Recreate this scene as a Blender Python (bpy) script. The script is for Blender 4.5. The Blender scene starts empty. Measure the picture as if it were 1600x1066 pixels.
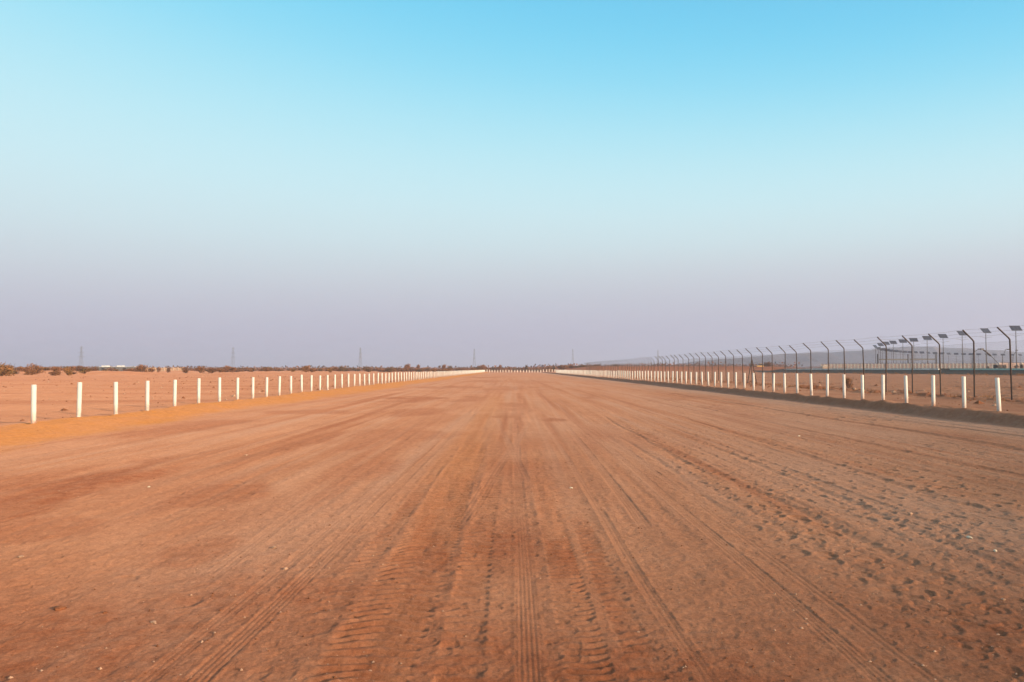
import bpy, math, random
import numpy as np
from mathutils import Vector, Matrix
R = math.radians
sc = bpy.context.scene
col = sc.collection

# ------------------------------------------------------------------ camera, light, exposure
CAM_Z = 1.5
cd = bpy.data.cameras.new('camera'); cam = bpy.data.objects.new('camera', cd); col.objects.link(cam)
cd.sensor_width = 36; cd.lens = 27.0; cd.clip_start = .05; cd.clip_end = 40000
PITCH = math.atan(43.8/1200)
cam.location = (0, 0, CAM_Z); cam.rotation_euler = (math.pi/2 + PITCH, 0, 0)
sc.camera = cam
sc.view_settings.view_transform = 'Standard'; sc.view_settings.look = 'None'
sc.view_settings.exposure = 1.05; sc.view_settings.gamma = 1
EXP = 2**1.05

SUN_EL, SUN_AZ = R(13.5), R(130)          # azimuth clockwise from +Y (view direction)
sun_dir = Vector((math.sin(SUN_AZ)*math.cos(SUN_EL), math.cos(SUN_AZ)*math.cos(SUN_EL), math.sin(SUN_EL)))
sl = bpy.data.lights.new('sun', 'SUN'); so = bpy.data.objects.new('sun', sl); col.objects.link(so)
sl.energy = 2.9; sl.angle = R(4.5); sl.color = (1, .76, .5)
so.rotation_euler = sun_dir.to_track_quat('Z', 'Y').to_euler()

world = bpy.data.worlds.new('World'); sc.world = world; world.use_nodes = True
wt = world.node_tree; wt.nodes.clear()
def s2l(c): return tuple(((v/255)/12.92 if v/255 <= .04045 else ((v/255+.055)/1.055)**2.4) for v in c)
wo = wt.nodes.new('ShaderNodeOutputWorld'); bg = wt.nodes.new('ShaderNodeBackground')
sky = wt.nodes.new('ShaderNodeTexSky'); sky.sky_type = 'NISHITA'; sky.sun_disc = False
sky.sun_elevation = SUN_EL; sky.sun_rotation = SUN_AZ; sky.air_density = 1; sky.dust_density = 2
tc = wt.nodes.new('ShaderNodeTexCoord'); sx = wt.nodes.new('ShaderNodeSeparateXYZ')
wt.links.new(tc.outputs['Generated'], sx.inputs[0])
# a slow sideways drift of the bands (the clear band stands a little lower on the left)
m1 = wt.nodes.new('ShaderNodeMath'); m1.operation = 'MULTIPLY_ADD'
m1.inputs[1].default_value = .42
zs = wt.nodes.new('ShaderNodeMath'); zs.operation = 'SUBTRACT'; zs.inputs[1].default_value = .12; wt.links.new(sx.outputs['Z'], zs.inputs[0])
zm = wt.nodes.new('ShaderNodeMath'); zm.operation = 'MAXIMUM'; zm.inputs[1].default_value = 0; wt.links.new(zs.outputs[0], zm.inputs[0])
zx = wt.nodes.new('ShaderNodeMath'); zx.operation = 'MULTIPLY'; wt.links.new(sx.outputs['X'], zx.inputs[0]); wt.links.new(zm.outputs[0], zx.inputs[1])
wt.links.new(zx.outputs[0], m1.inputs[0]); wt.links.new(sx.outputs['Z'], m1.inputs[2])
ramp = wt.nodes.new('ShaderNodeValToRGB'); ramp.color_ramp.interpolation = 'B_SPLINE'
stops = [(0.00,(187,184,206)),(0.045,(189,187,208)),(0.08,(196,196,211)),(0.12,(206,214,222)),(0.16,(210,231,236)),(0.215,(207,242,248)),(0.285,(184,238,250)),
         (0.36,(143,226,251)),(0.45,(96,207,247)),(0.58,(120,190,230)),(1.0,(150,175,200))]
while len(ramp.color_ramp.elements) < len(stops): ramp.color_ramp.elements.new(.5)
for e, (p, c) in zip(ramp.color_ramp.elements, stops):
    e.position = p; e.color = (*s2l(c), 1)
wt.links.new(m1.outputs[0], ramp.inputs[0])
SKY_STR = .12
vm = wt.nodes.new('ShaderNodeVectorMath'); vm.operation = 'SCALE'; vm.inputs[3].default_value = 1/(SKY_STR*EXP)
wt.links.new(ramp.outputs[0], vm.inputs[0])
mx = wt.nodes.new('ShaderNodeMix'); mx.data_type = 'RGBA'; mx.inputs[0].default_value = .94
wt.links.new(sky.outputs[0], mx.inputs[6]); wt.links.new(vm.outputs[0], mx.inputs[7])
# the wide warm glow of the dusty air round the low sun, well behind the camera
vd = wt.nodes.new('ShaderNodeVectorMath'); vd.operation = 'DOT_PRODUCT'; vd.inputs[1].default_value = sun_dir
wt.links.new(tc.outputs['Generated'], vd.inputs[0])
vc = wt.nodes.new('ShaderNodeMath'); vc.operation = 'MAXIMUM'; vc.inputs[1].default_value = 0; wt.links.new(vd.outputs['Value'], vc.inputs[0])
vp = wt.nodes.new('ShaderNodeMath'); vp.operation = 'POWER'; vp.inputs[1].default_value = 5; wt.links.new(vc.outputs[0], vp.inputs[0])
gl = wt.nodes.new('ShaderNodeVectorMath'); gl.operation = 'SCALE'; gl.inputs[0].default_value = tuple(c*3.2/(SKY_STR*EXP) for c in (1, .68, .42)); wt.links.new(vp.outputs[0], gl.inputs[3])
ga = wt.nodes.new('ShaderNodeVectorMath'); ga.operation = 'ADD'; wt.links.new(mx.outputs[2], ga.inputs[0]); wt.links.new(gl.outputs[0], ga.inputs[1])
wt.links.new(ga.outputs[0], bg.inputs[0]); bg.inputs[1].default_value = SKY_STR
wt.links.new(bg.outputs[0], wo.inputs[0])
sc.cycles.max_bounces = 5; sc.cycles.volume_bounces = 1; sc.cycles.caustics_reflective = False
sc.cycles.use_denoising = True

# ------------------------------------------------------------------ helpers
def tag(o, label=None, cat=None, group=None, kind=None):
    if label: o['label'] = label
    if cat: o['category'] = cat
    if group: o['group'] = group
    if kind: o['kind'] = kind
    return o
def link(name, me, mat=None, parent=None):
    o = bpy.data.objects.new(name, me); col.objects.link(o)
    if mat and me and not me.materials: me.materials.append(mat)
    if parent: o.parent = parent
    return o
def empty(name, loc, rz=0):
    o = bpy.data.objects.new(name, None); col.objects.link(o); o.location = loc; o.rotation_euler = (0, 0, rz)
    o.empty_display_size = .2
    return o
def copy_tree(o, parent=None):
    c = o.copy(); col.objects.link(c)
    if parent: c.parent = parent
    for ch in list(o.children): copy_tree(ch, c)
    return c
class MB:
    def __init__(s): s.v = []; s.f = []
    def box(s, c, d, rot=None):
        n = len(s.v)
        for z in (-.5, .5):
            for x, y in ((-.5,-.5),(.5,-.5),(.5,.5),(-.5,.5)):
                p = Vector((x*d[0], y*d[1], z*d[2]))
                if rot is not None: p = rot @ p
                s.v.append(tuple(p + Vector(c)))
        for q in ((3,2,1,0),(4,5,6,7),(0,1,5,4),(1,2,6,5),(2,3,7,6),(3,0,4,7)): s.f.append(tuple(n+i for i in q))
        return s
    def tube(s, pts, rad, n=8, cap=True):
        pts = [Vector(p) for p in pts]; k = len(pts)
        rads = rad if isinstance(rad, (list, tuple)) else [rad]*k
        base = len(s.v)
        for i, p in enumerate(pts):
            if i == 0: d = pts[1]-pts[0]
            elif i == k-1: d = pts[-1]-pts[-2]
            else: d = (pts[i]-pts[i-1]).normalized() + (pts[i+1]-pts[i]).normalized()
            d.normalize()
            a = Vector((0,0,1)) if abs(d.z) < .9 else Vector((1,0,0))
            u = d.cross(a).normalized(); w = d.cross(u)
            for j in range(n):
                t = 2*math.pi*j/n
                s.v.append(tuple(p + (u*math.cos(t) + w*math.sin(t))*rads[i]))
        for i in range(k-1):
            for j in range(n):
                a0 = base+i*n+j; a1 = base+i*n+(j+1) % n
                s.f.append((a0, a1, a1+n, a0+n))
        if cap:
            s.f.append(tuple(base+j for j in reversed(range(n)))); s.f.append(tuple(base+(k-1)*n+j for j in range(n)))
        return s
    def lathe(s, prof, n=20, off=(0,0)):
        base = len(s.v)
        for r, z in prof:
            for j in range(n):
                t = 2*math.pi*j/n; s.v.append((off[0]+r*math.cos(t), off[1]+r*math.sin(t), z))
        for i in range(len(prof)-1):
            for j in range(n):
                a0 = base+i*n+j; a1 = base+i*n+(j+1) % n
                s.f.append((a0, a1, a1+n, a0+n))
        s.f.append(tuple(base+(len(prof)-1)*n+j for j in range(n)))
        return s
    def mesh(s, name, mat=None, smooth=False):
        me = bpy.data.meshes.new(name); me.from_pydata(s.v, [], s.f); me.update()
        if mat: me.materials.append(mat)
        if smooth:
            me.polygons.foreach_set('use_smooth', [True]*len(me.polygons))
            try: me.set_sharp_from_angle(angle=R(40))
            except Exception: pass
        return me
    def build(s, name, mat, parent=None, smooth=False): return link(name, s.mesh(name, mat, smooth), None, parent)

def at(px, py, Y):
    """world point seen at photo pixel (px, py) at depth Y along the track"""
    a = math.atan2(533-py, 1200) + PITCH
    # exact: ray through the pitched camera
    v = Vector(((px-800)/1200, 1, (533-py)/1200))
    c, s = math.cos(PITCH), math.sin(PITCH)
    w = Vector((v.x, v.y*c - v.z*s, v.y*s + v.z*c))
    t = Y/w.y
    return Vector((w.x*t, Y, CAM_Z + w.z*t))

# ------------------------------------------------------------------ materials
def nmat(name):
    m = bpy.data.materials.new(name); m.use_nodes = True
    nt = m.node_tree; b = nt.nodes['Principled BSDF']
    return m, nt, b
def simple(name, colr, rough=.6, metal=0, var=.15, scale=6, dirt=None, dirt_h=.25, spec=.5):
    """base colour with noise variation and, if asked, dust splashed up from local z=0"""
    m, nt, b = nmat(name)
    L = nt.links.new
    t = nt.nodes.new('ShaderNodeTexCoord'); n = nt.nodes.new('ShaderNodeTexNoise'); n.inputs['Scale'].default_value = scale
    n.inputs['Detail'].default_value = 5
    oi = nt.nodes.new('ShaderNodeObjectInfo')
    ad = nt.nodes.new('ShaderNodeVectorMath'); ad.operation = 'ADD'
    ml = nt.nodes.new('ShaderNodeMath'); ml.operation = 'MULTIPLY'; ml.inputs[1].default_value = 37
    L(oi.outputs['Random'], ml.inputs[0]); L(t.outputs['Object'], ad.inputs[0]); L(ml.outputs[0], ad.inputs[1]); L(ad.outputs[0], n.inputs['Vector'])
    r = nt.nodes.new('ShaderNodeValToRGB')
    r.color_ramp.elements[0].position = .3; r.color_ramp.elements[1].position = .7
    r.color_ramp.elements[0].color = (*[c*(1-var) for c in colr], 1); r.color_ramp.elements[1].color = (*[min(1, c*(1+var)) for c in colr], 1)
    L(n.outputs['Fac'], r.inputs[0])
    out = r.outputs[0]
    if dirt:
        s = nt.nodes.new('ShaderNodeSeparateXYZ'); L(t.outputs['Object'], s.inputs[0])
        mr = nt.nodes.new('ShaderNodeMapRange'); mr.inputs['From Min'].default_value = 0; mr.inputs['From Max'].default_value = dirt_h
        mr.inputs['To Min'].default_value = 1.0; mr.inputs['To Max'].default_value = 0.04
        L(s.outputs['Z'], mr.inputs['Value'])
        n2 = nt.nodes.new('ShaderNodeMath'); n2.operation = 'MULTIPLY'; L(mr.outputs[0], n2.inputs[0])
        n3 = nt.nodes.new('ShaderNodeMath'); n3.operation = 'MULTIPLY_ADD'; n3.inputs[1].default_value = 2.2; n3.inputs[2].default_value = -.45; L(n.outputs['Fac'], n3.inputs[0])
        L(n3.outputs[0], n2.inputs[1]); n2.use_clamp = True
        x = nt.nodes.new('ShaderNodeMix'); x.data_type = 'RGBA'; L(n2.outputs[0], x.inputs[0]); L(out, x.inputs[6]); x.inputs[7].default_value = (*dirt, 1)
        out = x.outputs[2]
    L(out, b.inputs['Base Color'])
    b.inputs['Roughness'].default_value = rough; b.inputs['Metallic'].default_value = metal
    b.inputs['Specular IOR Level'].default_value = spec
    return m
DUST = (.33, .145, .075)
M = dict(
    white=simple('white_paint', (.66,.60,.53), .6, var=.06, scale=9, dirt=DUST, dirt_h=.34),
    rust=simple('dark_steel', (.05,.03,.024), .6, .3, var=.35, scale=14),
    wire=simple('wire', (.16,.13,.12), .5, .6),
    pole=simple('lamp_pole', (.09,.085,.09), .5, .5),
    panel=simple('solar_cell', (.03,.032,.05), .45, 0, var=.2, scale=3),
    alu=simple('aluminium', (.2,.2,.22), .5, .5),
    lattice=simple('galvanised_lattice', (.22,.22,.24), .6, .3),
    cream=simple('cream_render', (.52,.39,.29), .85, var=.16, scale=.9, dirt=DUST, dirt_h=.5),
    creamd=simple('buff_panel', (.74,.47,.35), .85, var=.2, scale=.6),
    pillar=simple('pale_pillar', (.82,.66,.54), .8, var=.08),
    coping=simple('coping', (.2,.12,.1), .8),
    roofw=simple('white_roof', (.6,.58,.55), .6, var=.04),
    greyw=simple('grey_green_wall', (.14,.125,.115), .8, var=.2, scale=.5),
    dark=simple('dark_opening', (.03,.025,.025), .5),
    beige=simple('beige_block', (.47,.29,.17), .85, var=.12, scale=.5),
    teal=simple('teal_paint', (.32,.52,.44), .5), railw=simple('grey_white_paint', (.72,.68,.62), .5, var=.2, scale=.3),
    yellow=simple('yellow_paint', (.55,.3,.07), .5), tyre=simple('tyre_rubber', (.03,.026,.025), .8),
    glass=simple('cab_glass', (.03,.04,.05), .1),
    bark=simple('bark', (.12,.07,.045), .9),
    leaf1=simple('dry_twigs', (.23,.10,.05), .9, var=.45, scale=1.2, spec=.1),
    leaf2=simple('olive_leaf', (.18,.11,.045), .9, var=.45, scale=1.2, spec=.1),
    leaf3=simple('ochre_leaf', (.30,.135,.05), .9, var=.35, scale=1.2, spec=.1),
    leaf4=simple('dark_leaf', (.13,.075,.042), .9, var=.4, scale=1.2, spec=.1),
    stone=simple('pale_stone', (.40,.23,.14), .9, var=.25, scale=30),
    clod=simple('red_clod', (.2,.075,.035), .95, var=.3, scale=20, spec=.1),
    stone2=simple('whitish_scrap', (.60,.47,.33), .8, var=.1, scale=30),
    asphalt=simple('asphalt', (.062,.05,.038), 1.0, var=.22, scale=.35, spec=.05),
    hill=simple('hill_rock', (.11,.09,.09), 1, var=.4, scale=.004, spec=0),
)

# ------------------------------------------------------------------ terrain: numpy noise
def hsh(ix, iy, seed):
    h = (ix.astype(np.uint32)*np.uint32(374761393)) ^ (iy.astype(np.uint32)*np.uint32(668265263)) ^ np.uint32((seed*2246822519+97) & 0xffffffff)
    h = (h ^ (h >> np.uint32(13))) * np.uint32(1274126177)
    h = (h ^ (h >> np.uint32(15))) * np.uint32(2246822519)
    h ^= h >> np.uint32(16)
    return (h & np.uint32(0xffffff)).astype(np.float32)/np.float32(0xffffff)
def noise(x, y, seed=0):
    fx = np.floor(x); fy = np.floor(y); tx = x-fx; ty = y-fy
    ix = fx.astype(np.int64) & 0xffffffff; iy = fy.astype(np.int64) & 0xffffffff
    tx = tx*tx*(3-2*tx); ty = ty*ty*(3-2*ty)
    a = hsh(ix, iy, seed); b = hsh(ix+1, iy, seed); c = hsh(ix, iy+1, seed); d = hsh(ix+1, iy+1, seed)
    return ((a*(1-tx)+b*tx)*(1-ty) + (c*(1-tx)+d*tx)*ty)*2-1
def fbm(x, y, seed, octv=3, g=.5):
    s = 0; a = 1
    for k in range(octv):
        s = s + a*noise(x*2**k + 17.3*k, y*2**k - 9.1*k, seed+k); a *= g
    return s
def wcells(x, y, ox, oy, seed, size, keep, wgt):
    out = np.zeros_like(x); s_ = np.abs(wgt) > 1e-5
    if s_.any(): out[s_] = cells(x[s_]+ox, y[s_]+oy, seed, size, keep)*wgt[s_]
    return out
def sst(a, b, x):
    t = np.clip((x-a)/(b-a), 0, 1); return t*t*(3-2*t)
def cells(x, y, seed, size, keep=.5):
    """irregular oval dents with a raised far rim: hoof prints and clods. returns height in units of 1"""
    gx = np.floor(x/size); gy = np.floor(y/size)
    out = np.zeros_like(x)
    for dx in (-1, 0, 1):
        for dy in (-1, 0, 1):
            cx = gx+dx; cy = gy+dy
            ix = cx.astype(np.int64) & 0xffffffff; iy = cy.astype(np.int64) & 0xffffffff
            r1 = hsh(ix, iy, seed); r2 = hsh(ix, iy, seed+1); r3 = hsh(ix, iy, seed+2); r4 = hsh(ix, iy, seed+3)
            px = (cx+.15+.7*r1)*size; py = (cy+.15+.7*r2)*size
            rad = size*(.2+.28*r4)
            an = (r1*7.3 % 1.0)*2.4-1.2; ca = np.cos(an); sa = np.sin(an)
            dx_ = (x-px)/rad; dy_ = (y-py)/rad
            u = dx_*ca + dy_*sa; w = (dy_*ca - dx_*sa)/(1.0+.7*r2)
            dd = np.sqrt(u*u+w*w)
            wall = np.clip((1.02-dd)/.22, 0, 1); wall = wall*wall*(3-2*wall)
            dent = -wall*(.28+.72*np.clip(u*.7+.5, 0, 1)) + .5*np.exp(-((dd-1.16)/.17)**2)*np.clip(u*.6+.55, 0, 1)
            out += np.where(r3 < keep, dent*(.4+.6*r4), 0)
    return out

XL, XR = -11.55, 13.8                     # the two rows of white posts
def macro(x, y):
    """large terrain shape only (used to seat things too)"""
    wob = .35*noise(y*.11, y*0+3, 5) + .16*noise(y*.5, y*0+1, 6)
    wob2 = .10*noise(y*.13, y*0+8, 7) + .10*noise(y*.45, y*0+8, 57)
    far = 1 - sst(330, 380, y)
    h = np.zeros_like(x)
    # left berm: soft loose sand ramp up to the posts, lower ground beyond
    ramp_l = sst(XL+2.1+wob, XL+.1, x)
    crest = .19 + .03*noise(y*.35, y*0, 9)
    h += far*ramp_l*crest
    h += far*(.12-.19)*sst(XL-.25, XL-1.6, x)
    # right berm: short steep cut bank
    rr = sst(XR-.62+wob2, XR-.12+wob2*.5, x)
    h += far*rr*(.29 + .03*noise(y*.25, y*0, 10))
    h += (1-far)*.1
    # outside ground
    out = sst(14, 30, x)+sst(13, 30, -x)
    dist = np.sqrt(x*x+y*y)
    h += out*(.05*noise(x*.12, y*.12, 11) + .035*noise(x*.5, y*.5, 12))*sst(400, 250, dist)
    # low sand heaps beyond the left field
    heap = np.clip(fbm(x*.055+3, y*.05, 20, 3), 0, 1)
    h += heap*.9*sst(150, 185, y)*sst(420, 300, y)*sst(-40, -75, x)
    # right: racecourse platform behind a sloped bank
    edge = 98-.06*(y-147) + 1.2*noise(y*.05, y*0, 21)
    pl = sst(edge, edge+13, x)
    pl2 = sst(272, 300, y)*sst(22, 34, x)
    e1 = pl2*2.55*(1-.25*sst(330, 420, y)) * (1-sst(95, 125, x)*.42)
    h = h*(1-np.maximum(pl*sst(60, 110, y), pl2)) + np.maximum(pl*1.62*sst(60, 110, y), e1)
    # gentle far undulation
    h += sst(500, 1500, dist)*1.0*noise(x*.002, y*.004, 30)
    return h

def lugs(x, y, xc, w, pitch, skew, seed, y0, y1, amp):
    """transverse tread bars pressed by a wide tractor tyre"""
    xx = x - xc + .02*noise(y*.3, y*0, seed)
    m = sst(w, w*.8, np.abs(xx))*sst(y0, y0+.8, y)*sst(y1, y1-3, y)
    ph = (y + skew*np.abs(xx) + .05*noise(x*5, y*3, seed+1) + .06*noise(x*1.5, y*1.5, seed+4))/pitch
    bar = np.clip(np.sin(ph*2*math.pi)*1.3, -1, 1)
    brk = .8+.35*noise(x*3, y*2.2, seed+2)
    shoulder = np.exp(-((np.abs(xx)-w)/.035)**2)*sst(y0, y0+.8, y)*sst(y1, y1-3, y)
    return amp*(bar*m*brk*.5 - .2*m) + .55*amp*shoulder*np.clip(.25+1.1*noise(x*3, y*2.5, seed+3), 0, 1), m*(.7+.5*noise(x*2.2, y*.8, seed+6))*sst(w*1.1, w*.6, np.abs(xx)+.06*noise(x*3, y*2, seed+7))
def ribs(x, y, xc, w, n, seed, y0, y1, amp, drift=0.):
    xx = x - xc - drift*(y-6) + .018*noise(y*.35, y*0, seed)
    m = sst(w, w*.88, np.abs(xx))*sst(y0, y0+1, y)*sst(y1, y1-8, y)*(.6+.4*np.clip(noise(x*.7, y*.25, seed+1)+.6, 0, 1))
    g = np.cos(xx/w*math.pi*n)
    brk = 1-.3*np.clip(np.sin(y/.028*2*math.pi), 0, 1)*np.exp(-y/9)
    sh = np.exp(-((np.abs(xx)-w*1.12)/.016)**2)*sst(y0, y0+1, y)*sst(y1, y1-8, y)
    return amp*(-.55*m + .5*m*g*brk) + .55*amp*sh, m

RIBS = [  # centre, half width, rib count, seed, y0, y1, amp, drift
    (.095,.068,5,101,0,30,.0062,.0002), (-1.49,.068,4,103,0,26,.0075,.008), (-1.73,.055,3,105,0,18,.005,.012),
    (1.80,.062,4,107,0,40,.0085,.004), (2.06,.045,2,109,0,40,.006,.006), (.93,.05,3,111,0,26,.007,-.002), (.70,.05,3,113,9,30,.004,.0),
    (1.25,.07,4,115,7,55,.007,.012), (-2.9,.08,3,117,0,22,.004,.02), (4.1,.06,3,119,4,45,.009,.0), (4.75,.08,3,121,5,50,.009,.01),
    (11.2,.1,2,123,12,90,.03,.004), (11.8,.1,2,125,12,90,.025,.006), (-5.1,.09,3,127,9,60,.012,-.01), (-6.9,.09,3,129,9,45,.010,.02),
    (-.6,.08,3,141,7,26,.006,.07), (2.6,.07,3,143,8,32,.006,-.075), (.4,.07,3,145,10,30,.005,-.05), (-2.2,.07,3,147,5,24,.005,-.03), (3.4,.07,3,149,7,30,.006,.03), (6.3,.08,3,131,6,60,.010,.012), (8.0,.1,3,133,8,50,.010,.004), (-3.8,.09,3,135,12,50,.006,.004)]
LUGS = [(-.74,.27,.115,.35,201,0,17,.0165),(-.28,.13,.13,.2,205,0,12,.012),(.38,.13,.09,-.2,209,0,16,.0105),(.68,.10,.12,.3,213,0,9,.009),(.0-1.12,.10,.14,.3,217,4,14,.008)]

def relief(x, y):
    """small relief of the driven sand, plus the tone masks it brings"""
    inside = sst(XL+.6, XL+2.2, x)*sst(XR-.3, XR-1.0, x)
    near = sst(75, 40, y)
    h = .018*noise(x*.35, y*.16, 40) + .008*noise(x*1.1, y*.35, 41)
    h0 = h
    h = .0035*fbm(x*4, y*2.6, 43, 3, .6)
    # streaks drawn out along the driving direction
    h += (.004*noise(x*7, y*.3, 46) + .0028*noise(x*15, y*.35, 47))*sst(60, 20, y)*(.5+.5*sst(4.5, 8, y))
    fine = sst(34, 11, y)
    h += fine*.0027*fbm(x*22, y*19, 50, 3, .65)
    # hoof prints and clods, mostly on the right
    right = sst(1.9, 3.0, x + .35*noise(x*.4, y*.25, 60))*near
    patch = np.clip(.55+.8*noise(x*.5, y*.22, 61), 0, 1)
    line1 = np.exp(-((x-(2.55+.02*y))/.33)**2)
    line2 = np.exp(-((x-(3.9+.01*y))/.35)**2)
    line3 = np.exp(-((x-(5.4))/.5)**2)
    c = wcells(x, y, 0, 0, 301, .2, .6, right*np.clip(patch*.85 - .05 + 1.1*line1 + .8*line2 + .7*line3, 0, 1.25)*.0115*(1-.6*sst(10, 45, y)))
    c += wcells(x, y, 3.1, 1.7, 311, .6, .4, sst(3.5, 6, x)*near*.012*patch)
    c += wcells(x, y, 1.1, 5.7, 331, .12, .45, sst(1, 2.4, x)*sst(16, 9, y)*.007*np.clip(.2+noise(x*.8, y*.5, 62), 0, 1))
    c += wcells(x, y, 5.1, 2.7, 337, .17, .5, sst(1.5, 3, x)*sst(30, 14, y)*.010*np.clip(.3+noise(x*.6+3, y*.3, 63), 0, 1))
    c += wcells(x, y, 2.3, 2.9, 339, .36, .6, sst(4.5, 7, x)*sst(10, 14, y)*near*.018*np.clip(.4+noise(x*.3+3, y*.12, 64), 0, 1))
    c -= wcells(x, y, 8.3, 3.3, 343, .13, .5, sst(1.6, 2.8, x)*sst(26, 12, y)*.0075*np.clip(.25+noise(x*.7+9, y*.3, 65)+.8*line1+.6*line2, 0, 1))
    mid = np.exp(-((x+.1)/1.2)**2)*sst(16, 8, y)*(np.abs(x) < 3)
    c += wcells(x, y, 7.7, 2.2, 341, .085, .5, mid*.0035)
    c += wcells(x, y, 9.7, 8.2, 351, .2, .28, mid*.005)
    c += wcells(x, y, 2.7, 3.2, 361, .3, .10, sst(-.6, -1.5, x)*sst(28, 14, y)*.009)
    c += wcells(x, y, 4.7, 1.2, 371, .09, .34, sst(-.9, -1.6, x)*sst(16, 9, y)*.0055*np.clip(.5+noise(x*.9, y*.5, 67), 0, 1))
    # ruts with a hard edge
    for xc, w, y0, y1, a, dr in ((3.02,.06,4.6,11,.017,-.02),(3.78,.06,4.5,16,.02,.015),(2.3,.05,7,18,.012,.01),(5.0,.07,8,30,.016,.02),(2.75,.05,10,26,.016,.01),
                                 (-5.2,.28,9,17,.03,.09),(-6.4,.4,9,17,.03,.08),(7.1,.09,9,40,.02,.01),(9.5,.12,12,60,.03,.008),(-8.2,.3,14,60,.03,.02)):
        xx = x-xc-dr*(y-8)+.05*noise(y*.7, y*0, int(xc*10)+400)
        m = sst(y0, y0+2, y)*sst(y1, y1-3, y)
        c += .6*m*(-a*np.exp(-(xx/w)**2) + .6*a*np.exp(-((xx-w*1.7)/(w*.6))**2)*(.6+.4*noise(x*3, y*3, 77)))
    h = h + c
    dark = np.zeros_like(x); smooth = np.zeros_like(x)
    for (xc, w, n, sd, y0, y1, a, dr) in RIBS:
        g, m = ribs(x, y, xc, w, n, sd, y0, y1, a, dr)
        h = h*(1-.6*m) + .55*g; smooth = np.maximum(smooth, m)
    for (xc, w, p, sk, sd, y0, y1, a) in LUGS:
        g, m = lugs(x, y, xc, w, p, sk, sd, y0, y1, a)
        h = h + .9*g; dark = np.maximum(dark, m)
    h = h + h0
    # outside the track: ploughed edges, windblown ground
    outside = 1-inside
    ho = .012*fbm(x*.9, y*.5, 80, 3, .6)*sst(160, 60, y)
    nearf = np.exp(-((x-(18.6+.4*noise(y*.15, y*0, 81)))/.8)**2)
    ho = ho + nearf*(.11*fbm(x*1.6, y*1.2, 82, 3, .6)+.04)*sst(220, 150, y)
    ho = ho + wcells(x, y, 0, 0, 381, 1.1, .5, .075*sst(19.5, 21, x)*sst(120, 60, y)) + wcells(x, y, 0, 0, 391, .45, .4, .04*sst(19.5, 21, x)*sst(90, 50, y))
    face_l = sst(XL+2.4, XL+1.2, x)*sst(XL-.6, XL, x)
    ho = ho + face_l*.020*fbm(x*2.2, y*1.8, 83, 3, .6)
    face_r = sst(XR-1.2, XR-.5, x)*sst(XR+.8, XR, x)
    ho = ho + face_r*.028*fbm(x*3.2, y*1.5, 84, 3, .6)
    return h*inside + ho*outside, dark*inside, smooth*inside

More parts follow.
